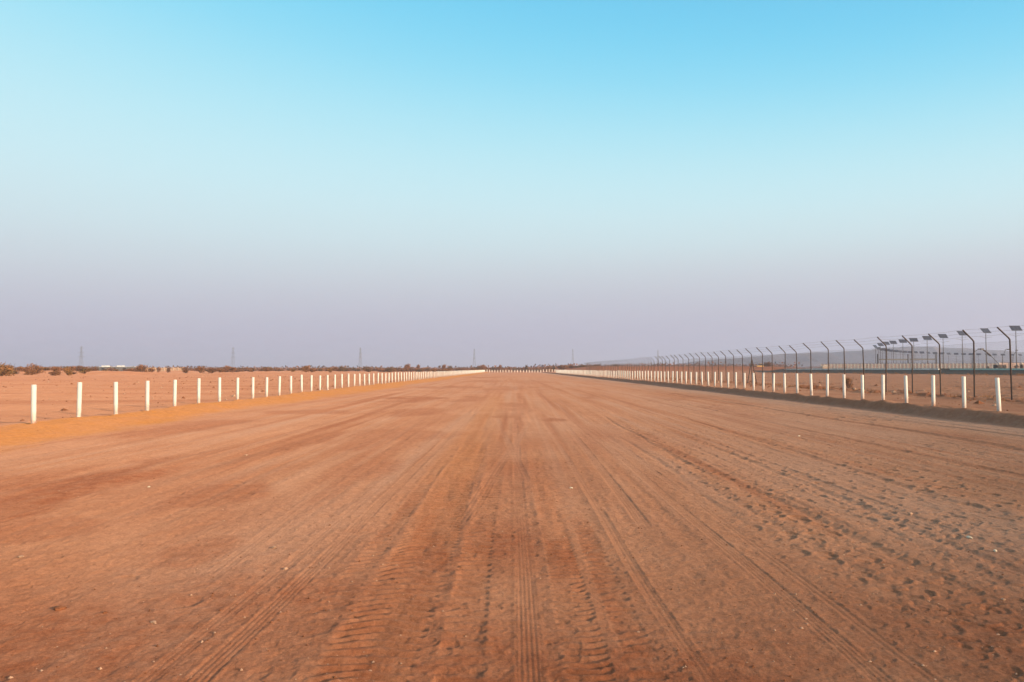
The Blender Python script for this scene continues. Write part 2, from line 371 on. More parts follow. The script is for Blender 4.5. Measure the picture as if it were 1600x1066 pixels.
def tones(x, y, dark, smooth):
    """R = moist red soil plus painted foreground shade, G = loose orange sand, B = pale grey dust"""
    wob = .35*noise(y*.11, y*0+3, 5) + .16*noise(y*.5, y*0+1, 6)
    far = 1 - sst(330, 380, y)
    inside = sst(XL, XL+1.5, x)*sst(XR, XR-.5, x)
    orange = sst(XL+2.6+wob, XL+1.4+wob, x + .3*noise(x*1.2, y*.9, 90) + .18*noise(x*4, y*3, 190))*(.8+.2*noise(x*1.5, y*.8, 191))*sst(XL-.35, XL+.05, x + .1*noise(x*2, y*1.2, 91))*far
    band = np.exp(-((x+.85)/.5)**2)*sst(6, 14, y)*sst(60, 30, y)
    orange = np.maximum(orange, .2*band)
    damp_shade = .8*dark*sst(14, 6, y)
    midred = np.exp(-((x+.1)/1.5)**2)*sst(26, 5, y)
    damp_shade = np.maximum(damp_shade, midred*(.5+.4*noise(x*1.3, y*.6, 92)))  # track centre is redder soil; its deepening towards the camera is painted shade
    damp_shade = np.maximum(damp_shade, sst(7.5, 3.4, y + .6*noise(x*.8, y*.8, 130))*(.72+.3*noise(x*1.1, y*1.1, 131)))  # shade gradient painted into the soil colour, darkening the foreground towards the camera
    for cx, cy, rx, ry, a in ((-5.7,11,1.0,3.6,.85),(-6.9,10.2,1.2,2.6,.75),(-4.1,15,.4,3.,.6),(1.25,22.8,.45,1.1,.9),(-4.9,38,1.7,3.5,.7),(-2.2,38,.7,4,.5),(-.25,24,.5,.7,.45),(-3.4,15,.9,1.7,.45),
                              (-2.4,17.5,1.5,1.5,.4),(-3.6,9.0,.7,1.0,.6),(-2.6,6.4,.5,.7,.55),(-4.4,7.2,.7,.6,.5),(-2.1,11.5,.5,1.4,.5),(-8.2,20,1.2,3,.55),(-3.3,27,1,2.4,.5),(-6.5,27,2.5,1.2,.45),(-5.5,64,3,4,.55),(-3.2,95,3,6,.5),(-5,140,4,10,.5),(.1,30,.8,4,.4),(-.5,60,2,7,.35),(2,90,3,9,.3)):
        q = ((x-cx)/rx)**2 + ((y-cy)/ry)**2 + .9*noise(x*1.1, y*.4, 93) + .4*noise(x*4, y*1, 94)
        damp_shade = np.maximum(damp_shade, a*sst(1.5, .1, q))
    damp_shade = np.maximum(damp_shade, .55*np.clip(noise(x*.5, y*.12, 95)+.5*noise(x*2, y*.4, 96)-.35, 0, 1)*inside)
    grey = sst(9.5, 12.4, x + .8*noise(x*.3, y*.12, 97))*inside*far*.9
    grey = np.maximum(grey, .5*smooth*sst(8, 16, y))
    grey = np.maximum(grey, .5*np.clip(.05+noise(x*.45+4, y*.1, 98)+.3*noise(x*1.6, y*.4, 99), 0, 1)*inside)
    grey = np.maximum(grey, .6*np.exp(-((x+2.1)/.9)**2)*sst(14, 6, y))
    # long tyre-width streaks of swept and pressed soil, drawn out along the driving line
    st = .6*noise(x*2.6+.02*y, y*.05, 140)+.5*noise(x*6.5-.03*y, y*.09, 141)
    stf = inside*sst(5, 11, y)*sst(200, 60, y)*sst(11.5, 8.5, np.abs(x-.5))
    grey = np.maximum(grey, np.clip(st, 0, 1)*.85*stf)
    damp_shade = np.maximum(damp_shade, np.clip(-st-.05, 0, 1)*.75*stf)
    # outside right: redder brown, strips of dusty ground
    outr = sst(XR, XR+.6, x)
    damp_shade = np.maximum(damp_shade, outr*(.14+.3*noise(x*.12, y*.3, 120)+.2*noise(x*.6, y*1.1, 124)))
    damp_shade = np.maximum(damp_shade, outr*np.exp(-((x-18.7)/.7)**2)*.75)
    e1 = sst(272, 290, y)*sst(22, 32, x)
    damp_shade = np.maximum(damp_shade, e1*.95)
    outl = sst(XL, XL-.6, x)
    damp_shade = np.maximum(damp_shade, outl*.42*np.clip(.1+noise(x*.05, y*.35, 121)+.5*noise(x*.2, y*1.1, 122), 0, 1)*sst(300, 100, y))
    scr = sst(420, 600, y)
    damp_shade = np.maximum(damp_shade, scr*.8)
    bank = sst(XR-1.2, XR-.55, x)*sst(XR+.1, XR-.2, x)*far
    damp_shade = np.maximum(damp_shade, bank*.45)
    return damp_shade, orange, grey

def post_y(i, d0, step): return d0+step*i + .05*math.sin(i*12.9898+d0)
def post_x(i, x0, y): return x0 + .02*math.sin(i*7.31+x0) + (.21*math.exp(-(y-18.26)/5) if x0 < 0 else 0)
def feet(x, y):
    out = np.zeros_like(x)
    for x0, d0, st, n in ((XL, 18.26, 2.0, 60), (XR, 21.83, 1.7, 60)):
        for i in range(-1, n):
            py_ = post_y(i, d0, st); px_ = post_x(i, x0, py_)
            k = np.nonzero((np.abs(y-py_) < .6) & (np.abs(x-px_) < .6))[0]
            dx_ = x[k]-px_; dy_ = y[k]-py_; q = (.8+.4*math.sin(i*3.7))
            out[k] += q*.045*np.exp(-(((dx_-.08)/.19)**2+((dy_+.05)/.24)**2)) - .022*np.exp(-(((dx_+.2)/.1)**2+(dy_/.16)**2))
    return out
def build_ground():
    ys = list(np.linspace(-45, 0, 28)) + list(np.linspace(.25, 2.2, 14))
    y = 2.25
    while y < 60: ys.append(y); y *= 1.0028
    while y < 420: ys.append(y); y *= 1.009
    while y < 13500: ys.append(y); y *= 1.05
    ys = np.array(ys)
    uf = np.linspace(-.76, .76, 1350)
    uc = .76*(30/.76)**(np.arange(1, 45)/44.)
    us = np.concatenate([-uc[::-1], uf, uc])
    ny, nx = len(ys), len(us)
    Yg = np.repeat(ys[:, None], nx, 1); Xg = us[None, :]*(np.maximum(Yg, 0)+1.9)
    x = Xg.ravel().astype(np.float64); y = Yg.ravel().astype(np.float64)
    h = macro(x, y)
    sel = (y < 260) & (np.abs(x) < 160)
    hr = np.zeros_like(x); dk = np.zeros_like(x); sm = np.zeros_like(x)
    a, b, c = relief(x[sel], y[sel]); hr[sel] = a; dk[sel] = b; sm[sel] = c
    z = h + hr
    z[sel] += feet(x[sel], y[sel])
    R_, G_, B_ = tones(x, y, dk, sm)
    me = bpy.data.meshes.new('ground')
    n = nx*ny
    me.vertices.add(n)
    me.vertices.foreach_set('co', np.stack([x, y, z], 1).astype(np.float32).ravel())
    i = np.arange(ny-1)[:, None]*nx + np.arange(nx-1)[None, :]
    q = np.stack([i, i+1, i+nx+1, i+nx], -1).reshape(-1, 4).astype(np.int32)
    nf = len(q)
    me.loops.add(nf*4); me.loops.foreach_set('vertex_index', q.ravel())
    me.polygons.add(nf); me.polygons.foreach_set('loop_start', np.arange(0, nf*4, 4, dtype=np.int32))
    me.polygons.foreach_set('use_smooth', np.ones(nf, dtype=bool))
    me.update(calc_edges=True)
    at_ = me.color_attributes.new('soil', 'FLOAT_COLOR', 'POINT')
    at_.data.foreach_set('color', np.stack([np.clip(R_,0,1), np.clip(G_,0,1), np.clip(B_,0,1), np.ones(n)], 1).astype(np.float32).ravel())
    return me

def ground_mat():
    m, nt, b = nmat('desert_sand'); L = nt.links.new; N = nt.nodes.new
    at_ = N('ShaderNodeAttribute'); at_.attribute_name = 'soil'
    sp = N('ShaderNodeSeparateColor'); L(at_.outputs['Color'], sp.inputs[0])
    tc = N('ShaderNodeTexCoord')
    def nz(scale, det=6, rough=.6, sc3=None):
        n = N('ShaderNodeTexNoise'); n.inputs['Scale'].default_value = scale; n.inputs['Detail'].default_value = det; n.inputs['Roughness'].default_value = rough
        if sc3:
            mp = N('ShaderNodeMapping'); mp.inputs['Scale'].default_value = sc3; L(tc.outputs['Object'], mp.inputs[0]); L(mp.outputs[0], n.inputs['Vector'])
        else: L(tc.outputs['Object'], n.inputs['Vector'])
        return n.outputs['Fac']
    def mix(f, a, c, mode='MIX'):
        x = N('ShaderNodeMix'); x.data_type = 'RGBA'; x.blend_type = mode
        for s, v in ((0, f), (6, a), (7, c)):
            if isinstance(v, (int, float)): x.inputs[s].default_value = v
            elif isinstance(v, tuple): x.inputs[s].default_value = (*v, 1)
            else: L(v, x.inputs[s])
        return x.outputs[2]
    def rng(v, a, c, lo=0, hi=1):
        r = N('ShaderNodeMapRange'); r.inputs['From Min'].default_value = a; r.inputs['From Max'].default_value = c
        r.inputs['To Min'].default_value = lo; r.inputs['To Max'].default_value = hi; L(v, r.inputs['Value']); return r.outputs[0]
    base = mix(rng(nz(.35, 8, .65), .35, .65), (.35,.166,.090), (.41,.208,.121))
    base = mix(rng(nz(2.2, 6, .6, (1,.25,1)), .35, .7, 0, .5), base, (.315,.133,.067))
    # soil masks, their rims broken up by noise
    def brk(ch, sc, amt=.5):
        n = rng(nz(sc, 8, .7), .25, .75, -amt, amt)
        a = N('ShaderNodeMath'); a.operation = 'MULTIPLY_ADD'; L(ch, a.inputs[0]); L(n, a.inputs[1]); L(ch, a.inputs[2]); a.use_clamp = True
        return a.outputs[0]
    base = mix(brk(sp.outputs[2], 3), base, (.375,.215,.143))
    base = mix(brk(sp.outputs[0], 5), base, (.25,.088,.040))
    base = mix(brk(sp.outputs[1], 4, .35), base, (.38,.162,.046))
    # grains and specks
    gr0 = nz(150, 4, .8)
    base = mix(1.0, base, mix(rng(gr0, .3, .7), (.72,.68,.66), (1.22,1.24,1.25)), 'MULTIPLY')
    gr = nz(45, 6, .75)
    base = mix(1.0, base, mix(rng(gr, .3, .7), (.74,.70,.68), (1.18,1.2,1.2)), 'MULTIPLY')
    gr2 = nz(9, 6, .7)
    base = mix(1.0, base, mix(rng(gr2, .32, .68), (.86,.84,.82), (1.1,1.1,1.1)), 'MULTIPLY')
    vo = N('ShaderNodeTexVoronoi'); vo.inputs['Scale'].default_value = 38; L(tc.outputs['Object'], vo.inputs['Vector'])
    peb = N('ShaderNodeMath'); peb.operation = 'LESS_THAN'; peb.inputs[1].default_value = .16; L(vo.outputs['Distance'], peb.inputs[0])
    pm = N('ShaderNodeMath'); pm.operation = 'MULTIPLY'; L(peb.outputs[0], pm.inputs[0]); L(rng(nz(3, 3), .52, .62), pm.inputs[1])
    base = mix(rng(pm.outputs[0], 0, 1, 0, .35), base, (.42,.28,.19))
    L(base, b.inputs['Base Color'])
    b.inputs['Diffuse Roughness'].default_value = 1.0; b.inputs['Roughness'].default_value = .95; b.inputs['Specular IOR Level'].default_value = .12
    bp = N('ShaderNodeBump'); bp.inputs['Strength'].default_value = .9; bp.inputs['Distance'].default_value = .008; L(nz(70, 7, .75), bp.inputs['Height'])
    bp2 = N('ShaderNodeBump'); bp2.inputs['Strength'].default_value = .5; bp2.inputs['Distance'].default_value = .014; L(nz(6, 8, .65), bp2.inputs['Height'])
    L(bp.outputs[0], bp2.inputs['Normal']); L(bp2.outputs[0], b.inputs['Normal'])
    return m

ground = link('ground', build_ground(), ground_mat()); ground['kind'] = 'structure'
def gz(x, y):
    return float(macro(np.array([float(x)]), np.array([float(y)]))[0])
def gzs(xs, ys): return macro(np.array(xs, float), np.array(ys, float))

# dark asphalt skin on the sloped bank of the racecourse
def bank_sheet():
    ys = np.arange(60, 283, 3.0); ts = np.linspace(-.6, 60, 70)
    V = []; F = []
    for yy in ys:
        e = 98-.06*(yy-147) + 1.2*float(noise(np.array([yy*.05]), np.array([0.]), 21)[0])
        xs = e+ts; zz = gzs(xs, [yy]*len(xs))
        V += [(a, yy, c+.035) for a, c in zip(xs, zz)]
    n = len(ts)
    for i in range(len(ys)-1):
        for j in range(n-1):
            a = i*n+j; F.append((a, a+1, a+n+1, a+n))
    me = bpy.data.meshes.new('asphalt_track'); me.from_pydata(V, [], F); me.update(); return me
ap = link('asphalt_track', bank_sheet(), M['asphalt']); ap['kind'] = 'structure'

# ------------------------------------------------------------------ far hills
def hills():
    prof = [(1040,573),(1090,568),(1125,562),(1150,560),(1180,558.5),(1205,556),(1240,552.5),(1270,551.5),(1290,550),(1302,551),(1306,556),(1309,559),(1320,557.5),(1338,558),(1343,553),(1352,551),
            (1360,547.5),(1380,546),(1400,546),(1425,544),(1437,541),(1465,541.5),(1495,543),(1525,543.5),(1545,546),(1575,547),(1600,550),(1660,549),(1740,553),(1860,560),(2000,568)]
    for nm, D, dz, dxp, seed in (('hills', 3000, 0, 0, 1), ('hills', 4700, 22, -60, 2)):
        rnd = random.Random(seed)
        px = np.array([p[0] for p in prof], float)+dxp; py = np.array([p[1] for p in prof], float)
        X = np.linspace(px[0], px[-1], 260); Yp = np.interp(X, px, py)
        rows = []
        for k, f in enumerate(np.linspace(0, 1, 14)):
            dd = D + (f-.35)*1500
            # profile across the ridge: steep scarp towards the viewer
            hh = np.interp(f, [0, .12, .3, .38, .6, 1], [0, .18, .62, 1, .97, .3])
            line = []
            for a, b_ in zip(X, Yp):
                H = (576.8-b_-dz*.5)/1200*D + 1.5
                H = max(H, 2)*hh
                ny_ = float(noise(np.array([a*.06+seed*9]), np.array([k*1.3]), 33)[0])
                line.append(((a-800)/1200*D, dd + ny_*160*(1-f), H*(1+.05*ny_) - (2 if k in (0, 13) else 0)))
            rows.append(line)
        V = [p for r in rows for p in r]; n = len(X); F = []
        for i in range(len(rows)-1):
            for j in range(n-1):
                a = i*n+j; F.append((a, a+1, a+n+1, a+n))
        me = bpy.data.meshes.new(nm); me.from_pydata(V, [], F); me.update()
        o = link(nm, me, M['hill']); o['kind'] = 'structure'
hills()

# ------------------------------------------------------------------ ordinals for labels
ONES = 'zeroth first second third fourth fifth sixth seventh eighth ninth tenth eleventh twelfth thirteenth fourteenth fifteenth sixteenth seventeenth eighteenth nineteenth'.split()
def ordinal(n):
    if n < 20: return ONES[n]
    t, u = divmod(n, 10); T = {2:'twent',3:'thirt',4:'fort',5:'fift',6:'sixt',7:'sevent',8:'eight',9:'ninet'}[t]
    return T+'ieth' if u == 0 else T+'y-'+ONES[u]

# ------------------------------------------------------------------ white track posts
def post_mesh(h, r=.055):
    b = MB()
    b.lathe([(r, -.25), (r, h-.012), (r-.004, h-.003), (r-.012, h), (r-.014, h-.03)], 22)
    return b.mesh('track_post', M['white'], True)
pml = [post_mesh(.965+d) for d in (-.015, 0, .015)]; pmr = [post_mesh(.995+d) for d in (-.015, 0, .015)]
rnd = random.Random(4)
def post_row(x0, d0, step, n, meshes, side):
    first = 1
    cnt = 0
    for i in range(-1, n):
        y = post_y(i, d0, step); x = post_x(i, x0, y)
        o = link('track_post', rnd.choice(meshes)); o.location = (x, y, gz(x, y)+rnd.uniform(-.01, .01))
        o.rotation_euler = (R(rnd.gauss(0, .8)), R(rnd.gauss(0, .8)), rnd.uniform(0, 6))
        if i < 0: lab = 'nearest post of the %s row, just past the %s edge of the photo' % (side, side)
        elif i == 0: lab = 'nearest white post in view of the %s row, largest of that row' % side
        elif i < 48: lab = '%s white post of the %s row, counting from the near end in view' % (ordinal(i+1), side)
        else: lab = 'far white post in the dense pale run closing the %s row near the horizon' % side
        tag(o, lab, 'post', ('white posts along the left side of the track' if side == 'left' else 'white posts along the right side of the track') if i < 48 else 'distant white posts of the %s row' % side)
post_row(XL, 18.26, 2.0, 156, pml, 'left')
post_row(XR, 21.83, 1.7, 130, pmr, 'right')

# low timber barrier across the far end of the track
cb = empty('cross_barrier', (0, 345, 0))
tag(cb, 'low tan post barrier closing the far end of the track', 'barrier')
x0, x1 = -11.2, 19.5
rb = MB(); zz = gz(4, 345)
rb.box(((x0+x1)/2, .12, zz+1.02), (x1-x0, .06, .16)); rb.box(((x0+x1)/2, .12, zz+.12), (x1-x0, .3, .26)); rb.build('rail', M['coping'], cb)
pm_ = MB().box((0, 0, .5), (.3, .16, 1.2)).mesh('post', M['pillar'])
k = 0; x = x0
while x <= x1:
    o = link('post', pm_, None, cb); o.location = (x, 0, gz(x, 345)); x += 1.25+rnd.uniform(-.15, .15)

# ------------------------------------------------------------------ security fence (right)
FX, FD0, FS, FN = 19.5, 30.0, 2.5, 70
fence = empty('security_fence', (FX, FD0, gz(FX, FD0)))
tag(fence, 'tall dark steel security fence with inward cranked posts and barbed wires right of the track', 'fence')
fo = Vector(fence.location)
fp = MB(); fp.tube([(0,0,-.3),(0,0,2.36),(-.05,0,2.44),(-.47,0,2.86)], .031, 8)
fpm = fp.mesh('post', M['rust'], True)
tops = []
for i in range(-2, FN):
    y = FD0+FS*i+rnd.uniform(-.07, .07); x = FX+rnd.uniform(-.05, .05); z = gz(x, y)+rnd.uniform(-.04, .04)
    o = link('post', fpm, None, fence); o.location = Vector((x, y, z))-fo
    o.rotation_euler = (R(rnd.gauss(0, .5)), R(rnd.gauss(0, .7)), R(rnd.gauss(0, 3)))
    tops.append(Vector((x, y, z))-fo)
# A-frame struts at the braced post, a thicker one
bi = 13+2
for s in (-1, 1):
    b = MB(); p = tops[bi]; b.tube([p+Vector((0,.03*s,1.95)), p+Vector((.0+.05,1.0*s,0)) ], .035, 8)
    # struts lean along the fence and out across it, so they read as an A
    b.v = []; b.f = []
    b.tube([p+Vector((-.02*s*-1, .03*s, 1.95)), p+Vector((.55*s, .5*s, -.1))], .036, 8)
    b.build('strut', M['rust'], fence, True)
# wires
offs = [(-.47,2.86),(-.33,2.72),(-.2,2.58),(0,2.3),(0,1.55),(0,.8),(0,.1)]
for j, (ox, oz) in enumerate(offs):
    w = MB(); pts = []
    for a, c in zip(tops[:-1], tops[1:]):
        pa = a+Vector((ox, 0, oz)); pc = c+Vector((ox, 0, oz))
        pts.append(pa)
        if j < 3: pts.append((pa+pc)/2+Vector((0, 0, -.02)))
    pts.append(tops[-1]+Vector((ox, 0, oz)))
    w.tube(pts, .0026 if j < 3 else .002, 4)
    if j < 3:                                # barbs
        for q in range(0, len(pts)-1):
            if q > 60: break
            for t in np.arange(.06, 1, .12):
                p = pts[q].lerp(pts[q+1], float(t)); 
                for an in (.6, 2.2):
                    dv = Vector((math.cos(an)*.025, 0, math.sin(an)*.025)); w.tube([p-dv, p+dv], .0015, 3, False)
    w.build('barbed_wire' if j < 3 else 'tension_wire', M['wire'], fence)
# chain link: diagonal wires woven between posts
cl = MB(); H = 2.28; sp_ = .085
L0 = tops[0]; L1 = tops[-1]; length = L1.y-L0.y
def clp(s, h):                                # point on the fence plane
    t = s/length*(len(tops)-1); i = min(int(t), len(tops)-2); f = t-i
    p = tops[i].lerp(tops[i+1], f); return (p.x+.03, p.y, p.z+h)
s = 0.
V = cl.v; F = cl.f
while s < length-H:
    st = sp_ if s < 60 else sp_*1.4
    for (sa, sb) in ((s, s+H), (s+H, s)):
        n = len(V); a = clp(sa, .03); c = clp(sb, .03+H); r = .0013 if s < 60 else .0009
        for p in (a, c):
            V.append((p[0]+r, p[1], p[2])); V.append((p[0]-r, p[1]+r, p[2])); V.append((p[0]-r, p[1]-r, p[2]))
        F += [(n,n+1,n+4,n+3),(n+1,n+2,n+5,n+4),(n+2,n,n+3,n+5)]
    s += st
cl.build('chain_link_mesh', M['wire'], fence)

# ------------------------------------------------------------------ solar street lamps
def tilt_box(c, d, rx, rz):
    return Matrix.Rotation(rz, 3, 'Z') @ Matrix.Rotation(rx, 3, 'X')
lamp = empty('solar_lamp', (0,0,0))
LH = 10.2
MB().tube([(0,0,-.4),(0,0,5),(0,0,LH)], [.13,.11,.075], 10).build('pole', M['pole'], lamp, True)
rot = Matrix.Rotation(R(48), 3, 'X')
pn = MB().box((0,0,LH+.25), (2.7,1.75,.05), rot).build('solar_panel', M['panel'], lamp)
fr = MB()
for sx_ in (-1.37, -.45, .45, 1.37): fr.box(rot @ Vector((sx_,0,0))+Vector((0,0,LH+.25)), (.04,1.8,.07), rot)
for sy_ in (-.89, .89): fr.box(rot @ Vector((0,sy_,0))+Vector((0,0,LH+.25)), (2.7,.04,.066), rot)
fr.build('frame', M['alu'], pn)
for s in (-1, 1):
    MB().tube([(s*.06,0,LH-1.9),(s*.6,0,LH-1.62),(s*1.5,0,LH-1.5)], .032, 6).build('arm', M['pole'], lamp, True)
    MB().box((s*1.75,0,LH-1.5), (.62,.24,.07)).build('lamp_head', M['alu'], lamp)
LP = [(1588,512),(1541,516),(1504,520),(1474,524.5),(1449,527.5),(1428,530.5),(1411,532.5),(1396,534.5),(1385,536),(1376,538),(1368,541),
      (1373,544),(1379,545.6),(1386,546.8),(1393,547.6),(1400,548.3),(1407,549),(1414,549.5),(1422,549.9),(1431,550.2),(1440.5,550.6),(1450.7,551),(1461,551.6),(1472,552),(1482,552.4),(1494,552.7),(1505.6,553),(1517,553.2),
      (1529,553.4),(1542,553.6),(1554,553.8),(1567,554),(1581,554.2),(1594,554.4)]
for i, (lx, ly) in enumerate(LP):
    Y = (LH+.4+1.62-1.5)*1200/(576.8-ly)
    if i > 10: Y = min(Y, 600)
    X = (lx-800)/1200*Y
    o = lamp if i == 0 else copy_tree(lamp)
    z = gz(X, Y) if Y < 420 else gz(X, Y)
    top = CAM_Z + (576.8-ly)/1200*Y
    o.location = (X, Y, top-LH-.4); 
    yaw = [0,.28,.2,.05,0,-.1,0,.1,.15,.3,.6][i] if i <= 10 else rnd.uniform(-.9, .4)
    o.rotation_euler = (0, 0, yaw)
    if i <= 10: lab = ('largest solar street lamp with a wide dark panel, near the right edge' if i == 0 else
                       'furthest solar lamp of the near curve, where the two lamp lines meet' if i == 10 else
                       '%s solar street lamp of the near curve counting from the right edge' % ordinal(i+1))
    elif i < 33: lab = '%s small lamp of the far curve counting from the bend at its left' % ordinal(i-10)
    else: lab = 'small far solar lamp at the right end of the far curve'
    tag(o, lab, 'street lamp', 'solar lamps round the near curve' if i <= 10 else 'small solar lamps along the far curve')

# ------------------------------------------------------------------ boundary wall of the racecourse
def wall_run(name, A, B, h, n, label):
    A = Vector(A); B = Vector(B); d = B-A; Lw = d.length; ang = math.atan2(d.y, d.x)
    r = empty(name, (A.x, A.y, 0), ang); tag(r, label, 'wall')
    st = Lw/n
    zb = [gz(*(A+(d*(i/n))).to_2d()) for i in range(n+1)]
    cp = MB()
    pm = MB().box((0,-.06,h/2-.1), (.34,.34,h+.24)).mesh('pillar', M['pillar'])
    wb = MB(); lb = MB()
    for i in range(n):
        z0 = zb[i]
        wb.box((st*(i+.5), 0, z0+h*.5-.1), (st, .12, h+.0-.2+.2))
        cp.box((st*(i+.5), 0, z0+h+.03), (st*.999, .3, .09))
        wc = MB
    wb.build('panel', M['creamd'], r); cp.build('coping', M['coping'], r)
    for i in range(n+1):
        o = link('pillar', pm, None, r); o.location = (st*i, 0, zb[i])
    return r
wall_run('boundary_wall', (102.6,255,0), (144.5,229,0), 1.6, 48, 'long buff boundary wall with pale pillars across the racecourse platform')
wall_run('boundary_wall', (145.2,228.7,0), (166,220,0), 1.8, 8, 'taller wall stretch with wide bays at the right edge below the largest lamp')
# tents / white pavilion at the left end of the wall
tb = MB()
V0 = at(1289, 572, 254)
zt = gz(V0.x, 254)
tb.box((0,0,.35), (2.2,1.6,.7)); n = len(tb.v)
tb.v += [(-1.2,-.9,.7),(1.2,-.9,.7),(1.2,.9,.7),(-1.2,.9,.7),(-.4,0,1.25),(.5,0,1.25)]
tb.f += [(n,n+1,n+5,n+4),(n+2,n+3,n+4,n+5),(n+1,n+2,n+5),(n+3,n,n+4),(n+3,n+2,n+1,n)]
t = tb.build('tent', M['cream']); t.location = (V0.x, 254, zt)
tag(t, 'small white tent at the left end of the buff wall', 'tent')
# low kerb rail along the bank, grey white on the left and teal to the right
kr = empty('kerb_rail', (0,0,0)); tag(kr, 'low long kerb rail on the dark bank, grey white turning teal to the right', 'rail')
def rail_piece(name, y0, y1, mat):
    b = MB(); pr = None
    for yy in np.arange(y0, y1+.1, 4):
        e = 98-.06*(yy-147) + 1.2*float(noise(np.array([yy*.05]), np.array([0.]), 21)[0]); x = e+8.6
        p = Vector((x, yy, gz(x, yy)+.19))
        if pr is not None:
            d = p-pr; b.box((p+pr)/2, (.22, d.length, .32), Matrix.Rotation(math.atan2(-d.x, d.y), 3, 'Z'))
        pr = p
    b.build(name, mat, kr)
rail_piece('pale_section', 188, 276, M['railw']); rail_piece('teal_section', 100, 187.9, M['teal'])

# finish gantry: dark columns with two long beams
g = empty('gantry', (0,0,0)); tag(g, 'long open gantry with dark columns and grey beams behind the wall', 'gantry')
Yg_ = 272
for x_ in (1371.5, 1419, 1463):
    p0 = at(x_, 569, Yg_); p1 = at(x_, 553.5 if x_ > 1371.6 else 553, Yg_)
    MB().tube([(p0.x,Yg_,gz(p0.x,Yg_)-.2),(p0.x,Yg_,p1.z)], .2, 10).build('column', M['dark'], g, True)
for xa, xb in ((1374, 1417), (1421.5, 1460)):
    a = at(xa, 562, Yg_); c = at(xb, 561 if xa > 1400 else 562, Yg_)
    b = MB(); b.box(((a.x+c.x)/2, Yg_-.1, (a.z+c.z)/2), (c.x-a.x, .5, .45))
    for q in np.linspace(a.x+.5, c.x-.5, 4): b.tube([(q,Yg_+.2,a.z-.2),(q,Yg_+.2,gz(q,Yg_)-.2)], .04, 6)
    b.build('beam', M['greyw'], g)

# boom and camera masts on the right
def P(x_, y_, Y): return at(x_, y_, Y)
Yb = 215
bo = empty('boom_crane', (0,0,0)); tag(bo, 'dark telescopic boom leaning up to the left in front of the far lamps', 'crane')
a0 = P(1562, 568, Yb); gb = gz(a0.x, Yb)
MB().box((a0.x,Yb,gb+.65), (2.6,1.7,.9)).build('chassis', M['rust'], bo)
for dx in (-.8, .8):
    for dy in (-.9, .9):
        MB().tube([(a0.x+dx,Yb+dy-.12,gb+.4),(a0.x+dx,Yb+dy+.12,gb+.4)], .42, 14).build('wheel', M['tyre'], bo)
b1 = P(1548,556,Yb); b2 = P(1535.5,546,Yb)
MB().tube([(a0.x,Yb,gb+1.0),tuple(b1)], .09, 8).build('lower_boom', M['pole'], bo, True)
MB().tube([tuple(b1),tuple(b2)], [.27,.2], 8).build('boom', M['rust'], bo, True)
hb = MB().box(tuple(b2+Vector((-.2,0,.05))), (.75,.5,.5)); hb.build('boom_head', M['pole'], bo)
def mast(pts, Y, label):
    r = empty('camera_mast', (0,0,0)); tag(r, label, 'mast')
    w = [P(a, b, Y) for a, b in pts]
    base = Vector((w[0].x, Y, gz(w[0].x, Y)-.2))
    MB().tube([base]+w, [.09]+[.07]*len(w), 8).build('mast', M['pole'], r, True)
    e = w[-1]; MB().box(tuple(e), (.5,.34,.26)).build('camera_head', M['dark'], r)
mast([(1519,556),(1521,550),(1524,549),(1529.5,545.6)], 205, 'thin bent mast with a small head left of the dark boom')
mast([(1566,556),(1569.5,551),(1571,546.5),(1575,546)], 205, 'hooked mast just left of the last tall fence post')
mast([(1582.5,570),(1583,555.5),(1585,553.5),(1588.5,547.5)], 205, 'thin mast rising right of the nearest tall fence post')

# ------------------------------------------------------------------ yellow loader far behind the fence
Yl = 470
ld = empty('wheel_loader', (0,0,0)); tag(ld, 'small yellow wheel loader far behind the braced fence post', 'loader')
c = at(1187, 575, Yl); zg = CAM_Z - (578.0-576.8)/1200*Yl
# it stands on the crest of the red mound
zg = gz(c.x, 296)+.0; Yl = 296; c = at(1187, 575, Yl)
def BX(name, x_, z_, dx, dz, mat, dy=1.3, par=ld):
    return MB().box((c.x+x_, Yl, zg+z_), (dx, dy, dz)).build(name, mat, par)
BX('body', 0, .95, 2.6, .62, M['yellow'])
cab = BX('cab', .25, 1.55, 1.0, .6, M['glass'], 1.1); BX('roof', .25, 1.9, 1.15, .1, M['yellow'], 1.25, cab)
for dx in (-.95, .95):
    for dy in (-.7, .7):
        MB().tube([(c.x+dx,Yl+dy-.14,zg+.42),(c.x+dx,Yl+dy+.14,zg+.42)], .43, 16).build('wheel', M['tyre'], ld)
MB().tube([(c.x-1.2,Yl,zg+1.0),(c.x-2.3,Yl,zg+.7),(c.x-3.1,Yl,zg+.35)], .11, 8).build('arm', M['rust'], ld)
bk = MB(); bk.box((c.x-3.6,Yl,zg+.35), (.9,1.9,.6)); bk.build('bucket', M['dark'], ld)
MB().tube([(c.x+1.2,Yl,zg+.9),(c.x+2.0,Yl,zg+2.0),(c.x+2.7,Yl,zg+1.7),(c.x+2.5,Yl,zg+.6)], .11, 8).build('backhoe_arm', M['rust'], ld)

